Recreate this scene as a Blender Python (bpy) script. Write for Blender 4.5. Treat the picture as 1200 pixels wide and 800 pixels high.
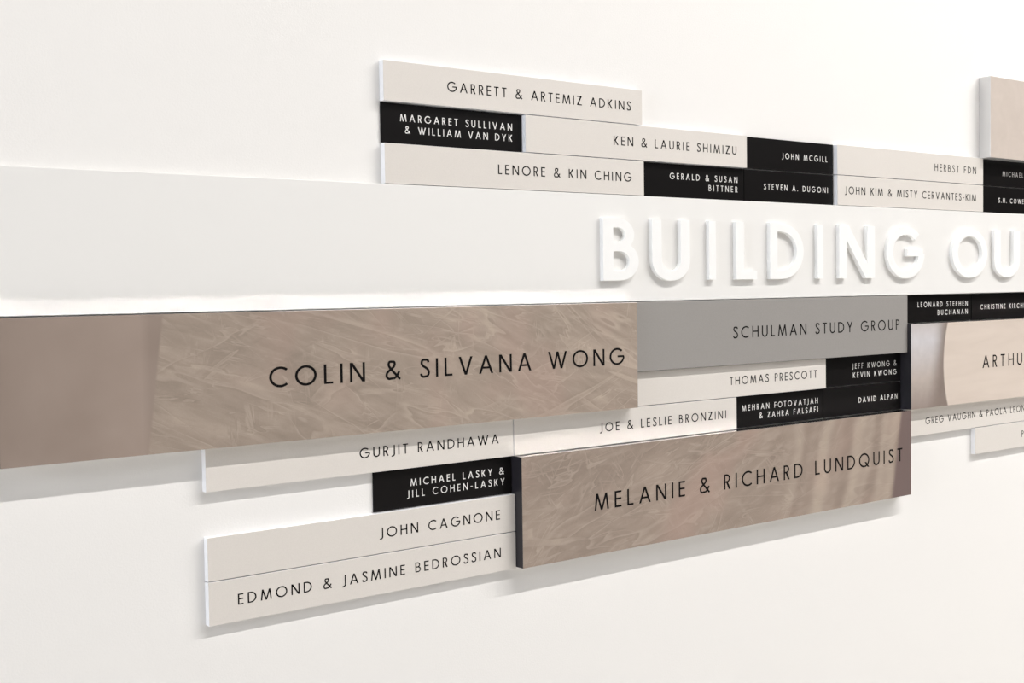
import bpy, bmesh, math
from mathutils import Vector, Matrix

for o in list(bpy.data.objects):
    bpy.data.objects.remove(o)
scene = bpy.context.scene
COL = scene.collection
H = 0.05            # height of one plaque row in metres
Z0 = 1.50           # height of the lower edge of the white band above the floor
TOP = 3.0175        # height of the band in rows

# ------------------------------------------------------------------ camera
YAW, PITCH, ROLL = 0.670035, -0.040869, -0.015095
f_ = Vector((math.sin(YAW)*math.cos(PITCH), math.cos(YAW)*math.cos(PITCH), math.sin(PITCH)))
r_ = f_.cross(Vector((0, 0, 1))).normalized()
u_ = r_.cross(f_)
r2 = math.cos(ROLL)*r_ + math.sin(ROLL)*u_
u2 = -math.sin(ROLL)*r_ + math.cos(ROLL)*u_
cam_data = bpy.data.cameras.new('camera')
cam = bpy.data.objects.new('camera', cam_data)
COL.objects.link(cam)
m = Matrix((r2, u2, -f_)).transposed().to_4x4()
m.translation = Vector((-16.76425*H, -26.21974*H, Z0 + 0.39251*H))
cam.matrix_world = m
cam_data.sensor_width = 36
cam_data.lens = 36*1480.043/1200
cam_data.clip_start = 0.01
scene.camera = cam

# ------------------------------------------------------------------ world, lights, exposure
scene.view_settings.view_transform = 'Standard'
scene.view_settings.look = 'None'
scene.view_settings.gamma = 1
scene.view_settings.use_curve_mapping = False
scene.view_settings.exposure = 0.085
scene.cycles.blur_glossy = 0.0
scene.cycles.sample_clamp_indirect = 0.0
world = bpy.data.worlds.new('room_light')
scene.world = world
world.use_nodes = True
bg = world.node_tree.nodes['Background']
bg.inputs[0].default_value = (1.0, 0.985, 0.965, 1)
bg.inputs[1].default_value = 0.03


def area_light(name, loc, target, sx, sy, power, color):
    d = bpy.data.lights.new(name, 'AREA')
    d.shape = 'RECTANGLE'
    d.size, d.size_y = sx, sy
    d.energy = power
    d.color = color
    o = bpy.data.objects.new(name, d)
    COL.objects.link(o)
    o.location = loc
    o.rotation_euler = (Vector(target)-Vector(loc)).to_track_quat('-Z', 'Y').to_euler()
    return o


# long linear wall washer high above the wall, running parallel to it
area_light('linear_wall_washer', (4.6, -3.3, 6.45), (4.6, 0.0, 1.5), 11.0, 0.10, 590, (1.0, 0.977, 0.958))
# daylight from a window further along on the right
area_light('window_daylight', (4.9, -4.0, 4.6), (1.2, 0.0, 1.5), 4.2, 2.0, 142, (1.0, 0.980, 0.972))
# weaker, cooler fill light, added to brighten the left-facing edges
area_light('left_side_fill', (-5.2, -1.0, 2.1), (0.4, 0.0, 1.5), 1.5, 2.2, 128, (0.86, 0.91, 1.0))

# ------------------------------------------------------------------ materials
def lin(c):
    return tuple(((v/255)/12.92 if v/255 <= .04045 else ((v/255+.055)/1.055)**2.4) for v in c)+(1,)


def mat(name, col, rough=0.6, metallic=0.0, spec=0.5):
    m = bpy.data.materials.new(name)
    m.use_nodes = True
    b = m.node_tree.nodes['Principled BSDF']
    b.inputs['Base Color'].default_value = col
    b.inputs['Roughness'].default_value = rough
    b.inputs['Metallic'].default_value = metallic
    b.inputs['Specular IOR Level'].default_value = spec
    return m


class NT:
    """small helper to write node graphs"""
    def __init__(self, m):
        self.t = m.node_tree
        self.b = self.t.nodes['Principled BSDF']
        self.co = self.t.nodes.new('ShaderNodeTexCoord').outputs['Object']

    def link(self, a, b):
        if isinstance(a, (int, float)):
            b.default_value = a
        elif isinstance(a, tuple):
            b.default_value = a
        else:
            self.t.links.new(a, b)

    def math(self, op, a, b=0.0, clamp=False):
        n = self.t.nodes.new('ShaderNodeMath')
        n.operation = op
        n.use_clamp = clamp
        self.link(a, n.inputs[0])
        self.link(b, n.inputs[1])
        return n.outputs[0]

    def xyz(self):
        n = self.t.nodes.new('ShaderNodeSeparateXYZ')
        self.link(self.co, n.inputs[0])
        # in plaque rows
        return [self.math('MULTIPLY', n.outputs[i], 1/H) for i in range(3)]

    def noise(self, scale, detail=4, rough=.5, dist=0., rot=0., stretch=(1, 1, 1), kind='FBM', off=0.):
        mp = self.t.nodes.new('ShaderNodeMapping')
        mp.inputs['Rotation'].default_value = (0, rot, 0)
        mp.inputs['Scale'].default_value = stretch
        mp.inputs['Location'].default_value = (off, 0, off*.7)
        # rotate first, then stretch
        mp2 = self.t.nodes.new('ShaderNodeMapping')
        mp.inputs['Scale'].default_value = (1, 1, 1)
        mp2.inputs['Scale'].default_value = stretch
        self.link(self.co, mp.inputs[0])
        self.link(mp.outputs[0], mp2.inputs[0])
        n = self.t.nodes.new('ShaderNodeTexNoise')
        n.noise_type = kind
        n.inputs['Scale'].default_value = scale
        n.inputs['Detail'].default_value = detail
        n.inputs['Roughness'].default_value = rough
        n.inputs['Distortion'].default_value = dist
        self.link(mp2.outputs[0], n.inputs['Vector'])
        return n.outputs[0]

    def ramp(self, fac, stops, interp='LINEAR'):
        n = self.t.nodes.new('ShaderNodeValToRGB')
        n.color_ramp.interpolation = interp
        e = n.color_ramp.elements
        while len(e) < len(stops):
            e.new(.5)
        for el, (p, c) in zip(e, stops):
            el.position = p
            el.color = c if isinstance(c, tuple) else (c, c, c, 1)
        self.link(fac, n.inputs[0])
        return n.outputs[0]

    def mix(self, fac, a, b, mode='MIX'):
        n = self.t.nodes.new('ShaderNodeMix')
        n.data_type = 'RGBA'
        n.blend_type = mode
        self.link(fac, n.inputs[0])
        self.link(a, n.inputs[6])
        self.link(b, n.inputs[7])
        return n.outputs[2]

    def smooth(self, v, a, b):
        n = self.t.nodes.new('ShaderNodeMapRange')
        n.interpolation_type = 'SMOOTHSTEP'
        self.link(v, n.inputs[0])
        n.inputs[1].default_value = a
        n.inputs[2].default_value = b
        return n.outputs[0]

    def bump(self, h, strength, dist):
        n = self.t.nodes.new('ShaderNodeBump')
        n.inputs['Strength'].default_value = strength
        n.inputs['Distance'].default_value = dist
        self.link(h, n.inputs['Height'])
        self.t.links.new(n.outputs[0], self.b.inputs['Normal'])

    def color(self, c):
        self.link(c, self.b.inputs['Base Color'])


WALL = mat('wall_paint', (.86, .845, .82, 1), .75, spec=.2)
n = NT(WALL)
n.bump(n.noise(420, 5, .6), .35, .0006)
BAND = mat('band_lacquer', (.835, .825, .80, 1), .45, spec=.35)
n = NT(BAND)
n.bump(n.noise(700, 3, .6), .08, .0002)
FLOOR = mat('floor_concrete', (.62, .60, .57, 1), .5)
n = NT(FLOOR)
n.color(n.ramp(n.noise(3, 6, .6), [(0.3, (.55, .53, .50, 1)), (0.7, (.68, .66, .63, 1))]))
WHITE_ACRYL = mat('white_acrylic', (.93, .93, .94, 1), .3, spec=.5)
LETTER_WHITE = mat('white_letter_paint', (.93, .93, .915, 1), .45, spec=.3)
CREAM = mat('cream_laminate', (.72, .675, .62, 1), .5, spec=.3)
n = NT(CREAM)
n.color(n.ramp(n.noise(900, 3, .6), [(.3, (.70, .66, .612, 1)), (.7, (.74, .70, .652, 1))]))
BLACK = mat('black_acrylic', (.0070, .0062, .0062, 1), .30, spec=.15)
GREY = mat('grey_laminate', (.33, .315, .30, 1), .5, spec=.3)
n = NT(GREY)
n.color(n.ramp(n.noise(1100, 3, .7), [(.3, (.295, .280, .264, 1)), (.7, (.332, .316, .299, 1))]))
INK = mat('black_ink', (.006, .005, .005, 1), .6, spec=.08)
WHITE_INK = mat('white_ink', (.80, .79, .77, 1), .5, spec=.3)
EDGE = mat('brushed_metal_edge', (.80, .78, .76, 1), .15, metallic=1.0)
EDGE_DARK_REFLECTION = mat('panel_side_dark_reflection', (.022, .020, .024, 1), .3, spec=.5)  # dark reflections of neighbouring plaques and gaps, painted in as the side colour
EDGE_LIGHT = mat('pale_panel_edge', (.68, .67, .66, 1), .3, metallic=.45)
GREY_EDGE = mat('grey_panel_edge', (.40, .39, .38, 1), .3, metallic=.6)


def crease(n, scale, rot, stretch, dist, width, off, sparse):
    """thin folds: a light and a dark flank along the level lines of a noise; returns (light, dark)"""
    v = n.math('SUBTRACT', n.noise(scale, 3, .55, dist, rot, stretch, off=off), .5)
    amp = n.smooth(n.noise(scale*.8, 2, .5, .5, off=off+11.3), sparse, sparse+.22)
    up = n.math('MULTIPLY', n.smooth(v, width, 0.0), n.smooth(v, -width*.15, 0.0))
    dn = n.math('MULTIPLY', n.smooth(v, -width*1.5, 0.0), n.smooth(v, width*.15, 0.0))
    return n.math('MULTIPLY', up, amp), n.math('MULTIPLY', dn, amp)


def fabric(n, dark, mid, light, seed=0., rot=-.35):
    """colours of the photographed crumpled sheet"""
    big = n.noise(11, 4, .6, .8, rot, (.5, 1, 1.5), off=seed)
    fine = n.noise(26, 6, .62, 1.0, rot, (.4, 1, 1.6), off=seed+2.2)
    base = n.ramp(big, [(.32, dark), (.66, mid)])
    base = n.mix(n.math('MULTIPLY', n.smooth(fine, .45, .75), .35), base, light)
    base = n.mix(n.math('MULTIPLY', n.smooth(fine, .48, .25), .30), base, tuple(v*.78 for v in dark[:3])+(1,))
    hi = lo = None
    for sc, ro, st, di, wd, of, sp in [
            (8, rot, (.26, 1, 1.8), .5, .026, 1.3, .34), (14, rot-.30, (.24, 1, 2.0), .6, .028, 4.1, .38),
            (13, rot+.75, (.26, 1, 1.8), .6, .026, 7.7, .42), (24, rot+.15, (.28, 1, 2.0), .8, .034, 12.9, .38),
            (26, rot-1.2, (.28, 1, 1.8), .7, .038, 17.1, .48)]:
        u, d = crease(n, sc, ro, st, di, wd, seed+of, sp)
        hi = u if hi is None else n.math('MAXIMUM', hi, u)
        lo = d if lo is None else n.math('MAXIMUM', lo, d)
    col = n.mix(n.math('MULTIPLY', lo, .24), base, tuple(v*.72 for v in dark[:3])+(1,))
    col = n.mix(n.math('MULTIPLY', hi, .36), col, light)
    g = n.ramp(n.noise(900, 2, .5), [(.25, .92), (.75, 1.0)])
    return n.mix(1.0, col, g, 'MULTIPLY')


PRINT_LEFT = mat('print_crumpled_sheet_with_smooth_end', (.3, .3, .3, 1), .55, spec=.3)
n = NT(PRINT_LEFT)
x, y, z = n.xyz()
fab = fabric(n, lin((152, 138, 125)), lin((174, 158, 144)), lin((204, 187, 171)))
sm = n.ramp(n.noise(7, 3, .5, .3), [(.3, lin((146, 130, 119))), (.7, lin((163, 147, 136)))])
pink = n.noise(8, 2, .5, off=3.)
fab = n.mix(n.math('MULTIPLY', n.smooth(pink, .5, .72), .35), fab, lin((182, 154, 142)))
edge = n.math('ADD', x, n.math('MULTIPLY', z, -.13))        # slanting edge of the sheet
fab2 = n.mix(n.smooth(edge, 3.02, 3.10), sm, fab)
g0 = n.ramp(n.math('DIVIDE', x, 17.5), [(0., .90), (.168, 1.02), (.18, .88), (.5, .96), (1., 1.0)])
n.color(n.mix(1.0, fab2, g0, 'MULTIPLY'))

PRINT_LOW = mat('print_crumpled_sheet_with_folds', (.3, .3, .3, 1), .55, spec=.3)
n = NT(PRINT_LOW)
x, y, z = n.xyz()
fab = fabric(n, lin((146, 131, 119)), lin((163, 147, 134)), lin((196, 180, 165)), 5.2, .25)
pink = n.noise(8, 2, .5, off=8.)
fab = n.mix(n.math('MULTIPLY', n.smooth(pink, .48, .7), .4), fab, lin((174, 146, 134)))
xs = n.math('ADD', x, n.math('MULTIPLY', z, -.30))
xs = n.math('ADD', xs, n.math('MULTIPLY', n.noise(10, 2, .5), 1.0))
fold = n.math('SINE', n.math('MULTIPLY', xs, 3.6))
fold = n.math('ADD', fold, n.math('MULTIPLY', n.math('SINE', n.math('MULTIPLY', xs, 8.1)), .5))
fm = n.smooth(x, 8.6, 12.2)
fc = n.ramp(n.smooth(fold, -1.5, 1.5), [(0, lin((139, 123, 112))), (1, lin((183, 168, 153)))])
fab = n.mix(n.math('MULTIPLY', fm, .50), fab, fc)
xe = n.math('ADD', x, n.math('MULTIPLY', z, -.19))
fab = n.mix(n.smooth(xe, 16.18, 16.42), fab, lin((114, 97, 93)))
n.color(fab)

PRINT_RIGHT = mat('print_pale_board_and_grey_drape', (.3, .3, .3, 1), .55, spec=.3)
n = NT(PRINT_RIGHT)
x, y, z = n.xyz()
zz = n.math('SUBTRACT', z, 1.5)
curve = n.math('ADD', x, n.math('MULTIPLY', n.math('MULTIPLY', zz, zz), -.12))
bd = n.ramp(n.noise(14, 4, .5, .8, 0., (.25, 1, 2)), [(.3, lin((205, 191, 179))), (.7, lin((216, 203, 191)))])
dr = n.ramp(n.math('DIVIDE', z, 3.0), [(0, lin((150, 136, 128))), (.35, lin((186, 174, 166))), (.8, lin((205, 202, 204))), (1., lin((196, 188, 186)))])
dr = n.mix(n.smooth(n.math('ADD', x, n.math('MULTIPLY', z, -.2)), .75, 1.7), dr, lin((136, 122, 114)))
gl = n.noise(60, 3, .6)
dr = n.mix(1.0, dr, n.ramp(gl, [(.3, .92), (.7, 1.0)]), 'MULTIPLY')
n.color(n.mix(n.smooth(curve, 1.92, 2.02), dr, bd))

PRINT_PALE = mat('print_pale_canvas', (.3, .3, .3, 1), .55, spec=.3)
n = NT(PRINT_PALE)
n.color(n.ramp(n.noise(30, 4, .6, .5), [(.3, lin((196, 184, 174))), (.7, lin((203, 191, 181)))]))

# ------------------------------------------------------------------ mesh helpers
def new_obj(name, bm, material, parent=None):
    me = bpy.data.meshes.new(name)
    bm.normal_update()
    bm.to_mesh(me)
    bm.free()
    me.materials.append(material)
    o = bpy.data.objects.new(name, me)
    COL.objects.link(o)
    if parent:
        o.parent = parent
    return o


def add_box(bm, a, b, bevel=0.0):
    g = bmesh.ops.create_cube(bm, size=1.0)
    vs = g['verts']
    c = [(a[i]+b[i])/2 for i in range(3)]
    s = [b[i]-a[i] for i in range(3)]
    for v in vs:
        v.co = Vector((c[0]+v.co.x*s[0], c[1]+v.co.y*s[1], c[2]+v.co.z*s[2]))
    if bevel:
        es = list({e for v in vs for e in v.link_edges})
        bmesh.ops.bevel(bm, geom=es, offset=bevel, segments=2, profile=.6, affect='EDGES')


# ------------------------------------------------------------------ geometric sans capitals
# every glyph is a list of convex quads in units of the cap height
def arc_pts(cx, cy, rx, ry, a0, a1, n=None):
    n = n or max(4, int(abs(a1-a0)/9))
    return [(cx+rx*math.cos(math.radians(a0+(a1-a0)*i/n)), cy+ry*math.sin(math.radians(a0+(a1-a0)*i/n))) for i in range(n+1)]


def ring(cx, cy, rx, ry, a0, a1, w, n=None):
    o = arc_pts(cx, cy, rx, ry, a0, a1, n)
    i = arc_pts(cx, cy, rx-w, ry-w, a0, a1, n)
    return [[o[k], o[k+1], i[k+1], i[k]] for k in range(len(o)-1)]


def rect(x0, y0, x1, y1):
    return [[(x0, y0), (x1, y0), (x1, y1), (x0, y1)]]


def diag(xa, ya, xb, yb, w):
    """leg with level ends; xa, xb are the left corners, w the level width"""
    return [[(xa, ya), (xa+w, ya), (xb+w, yb), (xb, yb)]]


def catmull(pts, n=5):
    out = []
    P = [pts[0]]+list(pts)+[pts[-1]]
    for k in range(1, len(P)-2):
        p0, p1, p2, p3 = P[k-1:k+3]
        for i in range(n):
            t = i/n
            out.append(tuple(.5*((2*p1[j])+(-p0[j]+p2[j])*t+(2*p0[j]-5*p1[j]+4*p2[j]-p3[j])*t*t+(-p0[j]+3*p1[j]-3*p2[j]+p3[j])*t**3) for j in (0, 1)))
    out.append(tuple(pts[-1]))
    return out


def stroke(pts, w):
    L, R = [], []
    for i, p in enumerate(pts):
        a = pts[max(0, i-1)]
        b = pts[min(len(pts)-1, i+1)]
        dx, dy = b[0]-a[0], b[1]-a[1]
        l = math.hypot(dx, dy) or 1
        nx, ny = -dy/l*w/2, dx/l*w/2
        L.append((p[0]+nx, p[1]+ny))
        R.append((p[0]-nx, p[1]-ny))
    return [[L[i], R[i], R[i+1], L[i+1]] for i in range(len(pts)-1)]


def glyph(c, w):
    wd = w*1.1
    h = w*.92                       # horizontals are slightly thinner
    if c == 'A':
        W = .84; m_ = (W-wd)/2
        yb = .27
        xl = yb*m_; xr = W-wd-yb*m_
        return W, diag(0, 0, m_, 1, wd)+diag(W-wd, 0, m_, 1, wd)+rect(xl+wd*.5, yb, xr+wd*.5, yb+h)
    if c == 'B':
        W = .57; r1 = .235+h/4; r2 = .285+h/4
        yt = .545
        q = rect(0, 0, w, 1)
        ra = (1-yt+h/2)/2; rb = (yt+h/2)/2
        ca = yt-h/2+ra; cb = rb
        xa = .50-ra; xb = W-rb
        q += rect(w*.5, 1-h, xa, 1)+rect(w*.5, yt-h/2, xb, yt+h/2)+rect(w*.5, 0, xb, h)
        q += ring(xa, ca, ra, ra, -90, 90, h)+ring(xb, cb, rb, rb, -90, 90, h)
        return W, q
    if c == 'C':
        return .84, ring(.51, .5, .52, .515, 48, 312, w)
    if c == 'D':
        W = .76; r = .5
        return W, rect(0, 0, w, 1)+rect(w*.5, 1-h, W-r, 1)+rect(w*.5, 0, W-r, h)+ring(W-r, .5, r, r, -90, 90, w*.96)
    if c == 'E':
        W = .48
        return W, rect(0, 0, w, 1)+rect(w*.5, 0, W, h)+rect(w*.5, 1-h, W, 1)+rect(w*.5, .5-h/2+.02, W*.96, .5+h/2+.02)
    if c == 'F':
        W = .46
        return W, rect(0, 0, w, 1)+rect(w*.5, 1-h, W, 1)+rect(w*.5, .5-h/2, W*.95, .5+h/2)
    if c == 'G':
        return 1.0, ring(.51, .5, .52, .515, 45, 357, w)+rect(.54, .5-h*.5, 1.03-w*.3, .5+h*.5)
    if c == 'H':
        W = .70
        return W, rect(0, 0, w, 1)+rect(W-w, 0, W, 1)+rect(w*.5, .52-h/2, W-w*.5, .52+h/2)
    if c == 'I':
        return w, rect(0, 0, w, 1)
    if c == 'J':
        W = .30
        return W, rect(W-w, .12, W, 1)+ring(W-.27, .12, .27, .27, -112, 0, w)
    if c == 'K':
        W = .62
        return W, rect(0, 0, w, 1)+diag(w*.75, .50, W-wd*1.35, 1, wd*1.35)+diag(W-wd*1.15, 0, w*.75, .57, wd*1.25)
    if c == 'L':
        W = .44
        return W, rect(0, 0, w, 1)+rect(w*.5, 0, W, h)
    if c == 'M':
        W = .98; s = .12
        return W, diag(0, 0, s, 1, w)+diag(W-w, 0, W-w-s, 1, w)+diag(W/2-wd/2, 0, s, 1, wd*.95)+diag(W/2-wd/2, 0, W-wd*.95-s, 1, wd*.95)
    if c == 'N':
        W = .76
        return W, rect(0, 0, w, 1)+rect(W-w, 0, W, 1)+diag(W-wd*1.12, 0, 0, 1, wd*1.12)
    if c in 'OQ':
        q = ring(.51, .5, .515, .515, 0, 360, w, 48)
        if c == 'Q':
            q += diag(.90-wd*.4, -.02, .55, .36, wd*1.25)
        return 1.02, q
    if c in 'PR':
        W = .50; yb = .44
        r = (1-yb)/2
        q = rect(0, 0, w, 1)+rect(w*.5, 1-h, W-r, 1)+rect(w*.5, yb, W-r, yb+h)+ring(W-r, 1-r, r, r, -90, 90, h)
        if c == 'R':
            W = .54
            q += diag(W-wd*1.15, 0, .17, yb+h*.3, wd*1.15)
        return W, q
    if c == 'S':
        r = w/2
        p = [(.46, .80), (.42, .92), (.28, 1.01-r), (.135, .93), (.09, .76), (.17, .62), (.30, .53), (.42, .42), (.475, .27), (.42, .10), (.27, -.01+r), (.12, .06), (.04, .21)]
        return .51, stroke(catmull(p, 5), w)
    if c == 'T':
        W = .54
        return W, rect(0, 1-h, W, 1)+rect(W/2-w/2, 0, W/2+w/2, 1-h*.5)
    if c == 'U':
        W = .66; r = W/2
        return W, rect(0, r, w, 1)+rect(W-w, r, W, 1)+ring(r, r, r, r+.012, 180, 360, w)
    if c == 'V':
        W = .80; m_ = (W-wd)/2
        return W, diag(m_, 0, 0, 1, wd)+diag(m_, 0, W-wd, 1, wd)
    if c == 'W':
        W = 1.22; a = .30
        return W, diag(a, 0, 0, 1, wd*.98)+diag(a, 0, W/2-wd/2, 1, wd*.95)+diag(W-a-wd, 0, W/2-wd/2, 1, wd*.95)+diag(W-a-wd, 0, W-wd, 1, wd*.98)
    if c == 'Y':
        W = .70; m_ = (W-w)/2
        return W, rect(m_, 0, m_+w, .47)+diag(m_-.02*w, .42, 0, 1, wd*1.05)+diag(m_-.05*w, .42, W-wd*1.05, 1, wd*1.05)
    if c == 'Z':
        W = .62
        return W, rect(0, 1-h, W, 1)+rect(0, 0, W, h)+diag(0, h*.4, W-wd*1.35, 1-h*.4, wd*1.35)
    if c == '&':
        r = w/2
        p = [(.76, .0), (.60, .19), (.42, .40), (.24, .62), (.17, .78), (.21, .93), (.34, 1.0-r), (.46, .92), (.48, .77), (.38, .62), (.18, .47), (.07, .33), (.065, .17), (.16, .05), (.31, 0+r), (.48, .08), (.62, .24), (.72, .42)]
        return .78, stroke(catmull(p, 4), w)
    if c == '.':
        return w*1.15, rect(0, 0, w*1.15, w*1.15)
    if c == '-':
        return .32, rect(0, .36, .32, .36+h)
    return .34, []


def text_words(s, w, cap, x0, x1=None, track=.16):
    """letters between x0 and x1, spacing chosen so that the line fills it"""
    WIDE = 1.09 if cap < .2 else (1.15 if cap < .3 else 1.19)
    gl = [glyph(c, w/WIDE**.5) for c in s]
    gl = [(a*WIDE, [[(px*WIDE, py) for px, py in p] for p in q]) for a, q in gl]
    tot = sum(g[0] for g in gl)*cap
    if x1 is not None:
        tr = (x1-x0-tot)/max(1, len(s)-1)
    else:
        tr = track*cap
    out = [[]]
    x_ = x0
    for ch, (W, q) in zip(s, gl):
        if ch == ' ':
            out.append([])
        for poly in q:
            out[-1].append([(x_+px*cap, py*cap) for px, py in poly])
        x_ += W*cap+tr
    return out


def lettering(lines, t, mtl, parent, ox, oz):
    """flat print on the face, one part per word: lines = (text, stroke, cap height, x0, x1, baseline), in rows"""
    for s, w, cap, x0, x1, zb in lines:
        for word in text_words(s, w, cap, x0, x1):
            bm = bmesh.new()
            for k, poly in enumerate(word):
                vs = [bm.verts.new(((px-ox)*H, -t*H-.00012-(k % 7)*4e-6, (pz+zb-oz)*H)) for px, pz in poly]
                fc = bm.faces.new(vs)
                fc.normal_update()
                if fc.normal.y > 0:
                    fc.normal_flip()
            new_obj('lettering', bm, mtl, parent)


def empty(name, x0, z0, label, cat, group):
    o = bpy.data.objects.new(name, None)
    o.empty_display_size = .03
    COL.objects.link(o)
    o.location = (x0*H, 0, Z0+z0*H)
    o['label'] = label
    o['category'] = cat
    if group:
        o['group'] = group
    return o


# ------------------------------------------------------------------ structure
bm = bmesh.new()
add_box(bm, (-6.0, 0.0, 0.0), (9.0, 0.2, 7.2))
w_ = new_obj('wall_back', bm, WALL)
w_['kind'] = 'structure'
bm = bmesh.new()
add_box(bm, (-6.0, -7.0, -.1), (9.0, 0.2, 0.0))
f2 = new_obj('floor', bm, FLOOR)
f2['kind'] = 'structure'

# ------------------------------------------------------------------ things
T1, TB, T2, T3, TBAND = .185, .05, .334, .474, .22
GAP = .010

band = empty('backing_board', -40, 0, 'long flat off-white board running across the wall, carrying the raised letters', 'board', None)
bm = bmesh.new()
add_box(bm, (0, -TBAND*H, .012*H), (80*H, -.0002, (TOP-.008)*H), .0006)
new_obj('board', bm, BAND, band)

STYLE = {'cream': (T1, WHITE_ACRYL, CREAM, INK), 'black': (TB, BLACK, BLACK, WHITE_INK), 'grey': (T2, GREY_EDGE, GREY, INK)}


def plaque(kind, x0, x1, zb, zt, label, group, lines, face=None, edge=None, t=None):
    st = STYLE.get(kind, (T3, EDGE, None, INK))
    t = t or st[0]
    name = 'photo_panel' if kind == 'photo' else ('grey_panel' if kind == 'grey' else 'name_plaque')
    root = empty(name, x0, zb, label, 'panel' if kind in ('photo', 'grey') else 'plaque', group)
    g = GAP if kind != 'photo' else .006
    wd, ht = (x1-x0)*H, (zt-zb)*H
    gg = g*H
    skin = .0005
    bm = bmesh.new()
    add_box(bm, (gg, -t*H+skin, gg), (wd-gg, 0, ht-gg), .0003 if kind != 'photo' else .0004)
    bo = new_obj('body', bm, edge or st[1], root)
    if kind == 'photo' and not edge:          # side faces carry dark reflections as colour, top and bottom bare metal
        bo.data.materials.append(EDGE_DARK_REFLECTION)
        for p in bo.data.polygons:
            if abs(p.normal.x) > .9:
                p.material_index = 1
    bm = bmesh.new()
    i = .0002
    add_box(bm, (gg+i, -t*H, gg+i), (wd-gg-i, -t*H+skin, ht-gg-i), .00015)
    new_obj('face_sheet', bm, face or st[2], root)
    if lines:
        lettering(lines, t, st[3], root, x0, zb)
    return root


CW, CC = .132, .25        # stroke and cap height of the cream plaques
BW, BC = .135, .18
def cr(s, x0, x1, row): return [(s, CW, CC, x0, x1, row+.385)]
def bl(s, x0, x1, zb): return (s, BW, BC, x0, x1, zb)

g1 = 'cream donor plaques'
g2 = 'small black donor plaques'
g3 = 'thick panels faced with a photograph'
T = TOP
# upper block
plaque('cream', 0, 8.73, T+2, T+3, 'cream plaque forming the topmost row of the upper block, lettered right of centre', g1, cr('GARRETT & ARTEMIZ ADKINS', 1.91, 8.27, T+2))
plaque('black', 0, 4.41, T+1, T+2, 'black two-line plaque at the left end of the upper block, between two cream ones', g2,
       [bl('MARGARET SULLIVAN', .56, 4.08, T+1.56), bl('& WILLIAM VAN DYK', .70, 4.08, T+1.27)])
plaque('cream', 4.415, 13.19, T+1, T+2, 'cream plaque in the second row of the upper block, between two black plaques', g1, cr('KEN & LAURIE SHIMIZU', 7.60, 12.70, T+1))
plaque('black', 13.19, 17.60, T+1, T+2, 'black one-line plaque right of the second-row cream plaque, above another black one', g2, [bl('JOHN MCGILL', 15.01, 17.28, T+1.40)])
plaque('cream', 17.63, 26.345, T+1, T+2, 'upper of the two cream plaques at the right, lettering short and at its right end', g1, cr('HERBST FDN', 23.20, 25.86, T+1))
plaque('black', 26.35, 30.75, T+1, T+2, 'black plaque directly under the pale thick panel at the upper right', g2, [bl('MICHAEL', 27.89, 29.36, T+1.41)])
plaque('cream', 0, 8.775, T, T+1, 'cream plaque at the lower left of the upper block, resting on the white board', g1, cr('LENORE & KIN CHING', 3.49, 8.27, T))
plaque('black', 8.78, 13.19, T, T+1, 'black two-line plaque on the white board, right of the cream bottom-row plaque', g2,
       [bl('GERALD & SUSAN', 9.95, 12.89, T+.545), bl('BITTNER', 11.60, 12.89, T+.255)])
plaque('black', 13.19, 17.60, T, T+1, 'black one-line plaque on the white board, second black one of the bottom row', g2, [bl('STEVEN A. DUGONI', 14.12, 17.30, T+.395)])
plaque('cream', 17.63, 26.345, T, T+1, 'lower of the two cream plaques at the right, lettering nearly its full width', g1, cr('JOHN KIM & MISTY CERVANTES-KIM', 18.05, 25.86, T))
plaque('black', 26.35, 30.75, T, T+1, 'black plaque at the right edge, just above the white board', g2, [bl('S.H. COWELL', 27.61, 29.75, T+.40)])
# lower block
plaque('grey', 8.17, 21.325, -2, 0, 'mid-grey panel two rows tall, under the white board beside the large photograph panel', None,
       [('SCHULMAN STUDY GROUP', .13, .35, 12.32, 20.84, -1.18)])
plaque('black', 21.335, 25.76, -1, 0, 'black two-line plaque under the white board, right of the grey panel', g2,
       [bl('LEONARD STEPHEN', 22.35, 25.51, -.445), bl('BUCHANAN', 23.58, 25.51, -.745)])
plaque('black', 25.77, 30.15, -1, 0, 'black one-line plaque under the white board, cut by the right edge', g2, [bl('CHRISTINE KIRCHNER', 26.38, 29.98, -.605)])
plaque('cream', 8.25, 16.995, -3, -2, 'cream plaque directly beneath the grey panel', g1, cr('THOMAS PRESCOTT', 12.32, 16.52, -3))
plaque('black', 17.0, 21.305, -3, -2, 'black two-line plaque under the right end of the grey panel', g2,
       [bl('JEFF KWONG &', 18.57, 21.07, -2.44), bl('KEVIN KWONG', 18.61, 21.07, -2.745)])
plaque('cream', -4.853, 3.87, -4, -3, 'cream plaque half covered by the shadow of the large left photograph panel', g1, cr('GURJIT RANDHAWA', -.87, 3.37, -4))
plaque('cream', 3.876, 12.63, -4, -3, 'cream plaque wedged between the two crumpled-fabric panels', g1, cr('JOE & LESLIE BRONZINI', 6.96, 12.14, -4))
plaque('black', 12.64, 16.995, -4, -3, 'black two-line plaque on top of the lower photograph panel, right of a cream one', g2,
       [bl('MEHRAN FOTOVATJAH', 13.02, 16.73, -3.47), bl('& ZAHRA FALSAFI', 13.83, 16.73, -3.755)])
plaque('black', 17.0, 21.305, -4, -3, 'black one-line plaque above the right end of the lower photograph panel', g2, [bl('DAVID ALPAN', 18.91, 21.12, -3.605)])
plaque('black', -.42, 3.89, -5, -4, 'black two-line plaque at lower left, between two cream rows and the lower photograph panel', g2,
       [bl('MICHAEL LASKY &', .67, 3.63, -4.46), bl('JILL COHEN-LASKY', .57, 3.65, -4.745)])
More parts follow.
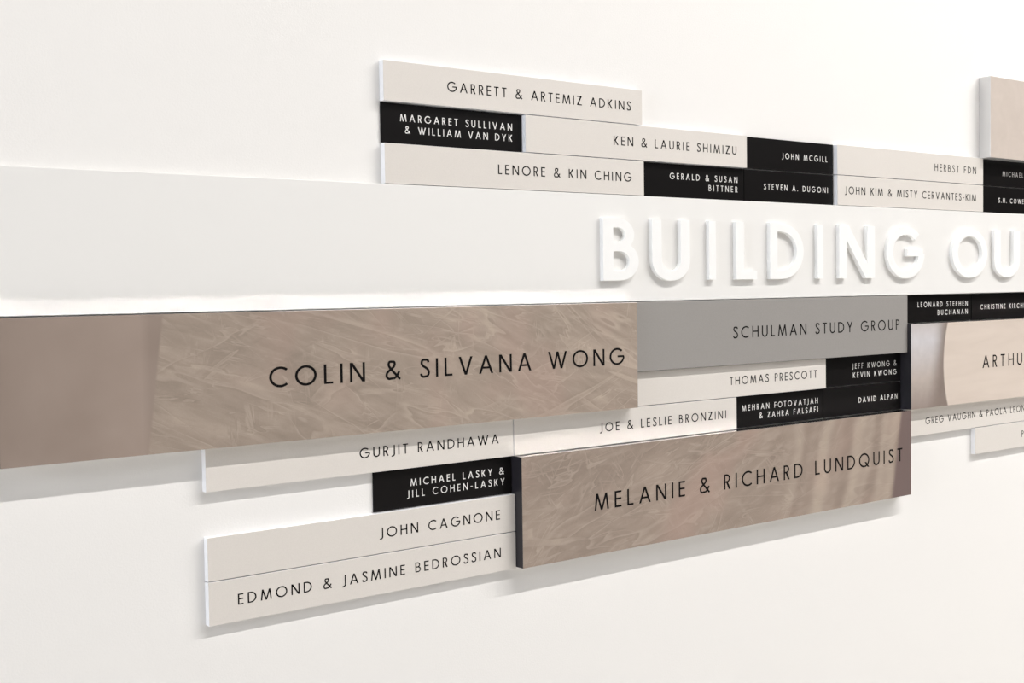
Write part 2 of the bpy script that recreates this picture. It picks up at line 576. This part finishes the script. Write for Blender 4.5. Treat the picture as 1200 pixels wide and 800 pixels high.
plaque('cream', -4.853, 3.90, -6, -5, 'upper of the two cream plaques at the lower left, short lettering at its right end', g1, cr('JOHN CAGNONE', -.33, 3.37, -6))
plaque('cream', -4.853, 3.90, -7, -6, 'lowest cream plaque at the lower left, lettering almost its full width', g1, cr('EDMOND & JASMINE BEDROSSIAN', -4.14, 3.38, -7))
plaque('cream', 21.33, 30.1, -5, -4, 'cream plaque under the pale photograph panel at the right', g1, [('GREG VAUGHN & PAOLA LEON', CW, CC, 22.61, 29.26, -4.62)])
plaque('cream', 25.80, 34.5, -6, -5, 'cream plaque lowest at the right edge, only its left end showing', g1, [('P', CW, CC, 29.04, None, -5.615)])
# thick photograph panels
PW, PC = .132, .46
plaque('photo', -9.31, 8.162, -3, -.006, 'wide brown crumpled-fabric panel at the left under the white board, smooth left end', g3, [('COLIN & SILVANA WONG', PW, PC, -3.38, 7.63, -1.735)], face=PRINT_LEFT)
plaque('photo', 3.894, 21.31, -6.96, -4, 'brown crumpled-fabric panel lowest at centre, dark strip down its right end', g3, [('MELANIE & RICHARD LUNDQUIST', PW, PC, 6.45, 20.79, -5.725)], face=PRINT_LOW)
plaque('photo', 21.325, 38.8, -4, -1, 'pale beige and grey photograph panel at the right edge under black plaques', g3, [('ARTHUR', PW, PC, 25.81, 29.10, -2.76)], face=PRINT_RIGHT)
plaque('photo', 26.345, 43.8, T+2, T+5, 'pale thick panel at the upper right corner, above the black plaques', g3, [], face=PRINT_PALE, edge=EDGE_LIGHT)

# ------------------------------------------------------------------ raised white letters on the band
LT = .135          # letter depth in rows
LC = 1.75
LW = .162
LB = .605


def solid(bm, poly, y0, y1):
    area = sum(poly[i][0]*poly[(i+1) % len(poly)][1]-poly[(i+1) % len(poly)][0]*poly[i][1] for i in range(len(poly)))
    if area < 0:
        poly = poly[::-1]
    fr = [bm.verts.new((a, y1, b)) for a, b in poly]
    bk = [bm.verts.new((a, y0, b)) for a, b in poly]
    bm.faces.new(fr)
    bm.faces.new(bk[::-1])
    k = len(poly)
    for i in range(k):
        bm.faces.new((fr[(i+1) % k], fr[i], bk[i], bk[(i+1) % k]))


def raised(c, x0, x1, label):
    W, q = glyph(c, LW)
    sx = 1.0 if c == 'I' else (x1-x0)/(W*LC)
    objs = []
    for k in (0, 1):
        bm = bmesh.new()
        for poly in (q if k == 0 else q[:1]):
            solid(bm, [(px*LC*sx*H, py*LC*H) for px, py in poly], -TBAND*H, -(TBAND+LT)*H)
        objs.append(new_obj('raised_letter', bm, LETTER_WHITE))
    o, tool = objs
    md = o.modifiers.new('union', 'BOOLEAN')
    md.operation = 'UNION'
    md.solver = 'EXACT'
    md.use_self = True
    md.object = tool
    me = bpy.data.meshes.new_from_object(o.evaluated_get(bpy.context.evaluated_depsgraph_get()))
    o.modifiers.clear()
    o.data = me
    bpy.data.objects.remove(tool)
    o.name = 'raised_letter'
    o.location = (x0*H, 0, Z0+LB*H)
    o['label'] = label
    o['category'] = 'letter'
    o['group'] = 'raised white letters on the board'


for c, x0, x1, lab in [
        ('B', 7.00, 8.36, 'raised white letter B, leftmost on the board'),
        ('U', 8.90, 10.45, 'raised white letter U between the B and an I'),
        ('I', 11.28, 11.6, 'raised white letter I between U and L'),
        ('L', 12.47, 13.42, 'raised white letter L on the board'),
        ('D', 14.04, 15.67, 'raised white letter D on the board'),
        ('I', 16.38, 16.72, 'raised white letter I between D and N'),
        ('N', 17.50, 19.43, 'raised white letter N on the board'),
        ('G', 20.14, 22.26, 'raised white letter G ending the first word'),
        ('O', 24.06, 26.34, 'raised white letter O starting the second word'),
        ('U', 26.82, 28.60, 'raised white letter U at the right edge, after the O')]:
    raised(c, x0, x1, lab)
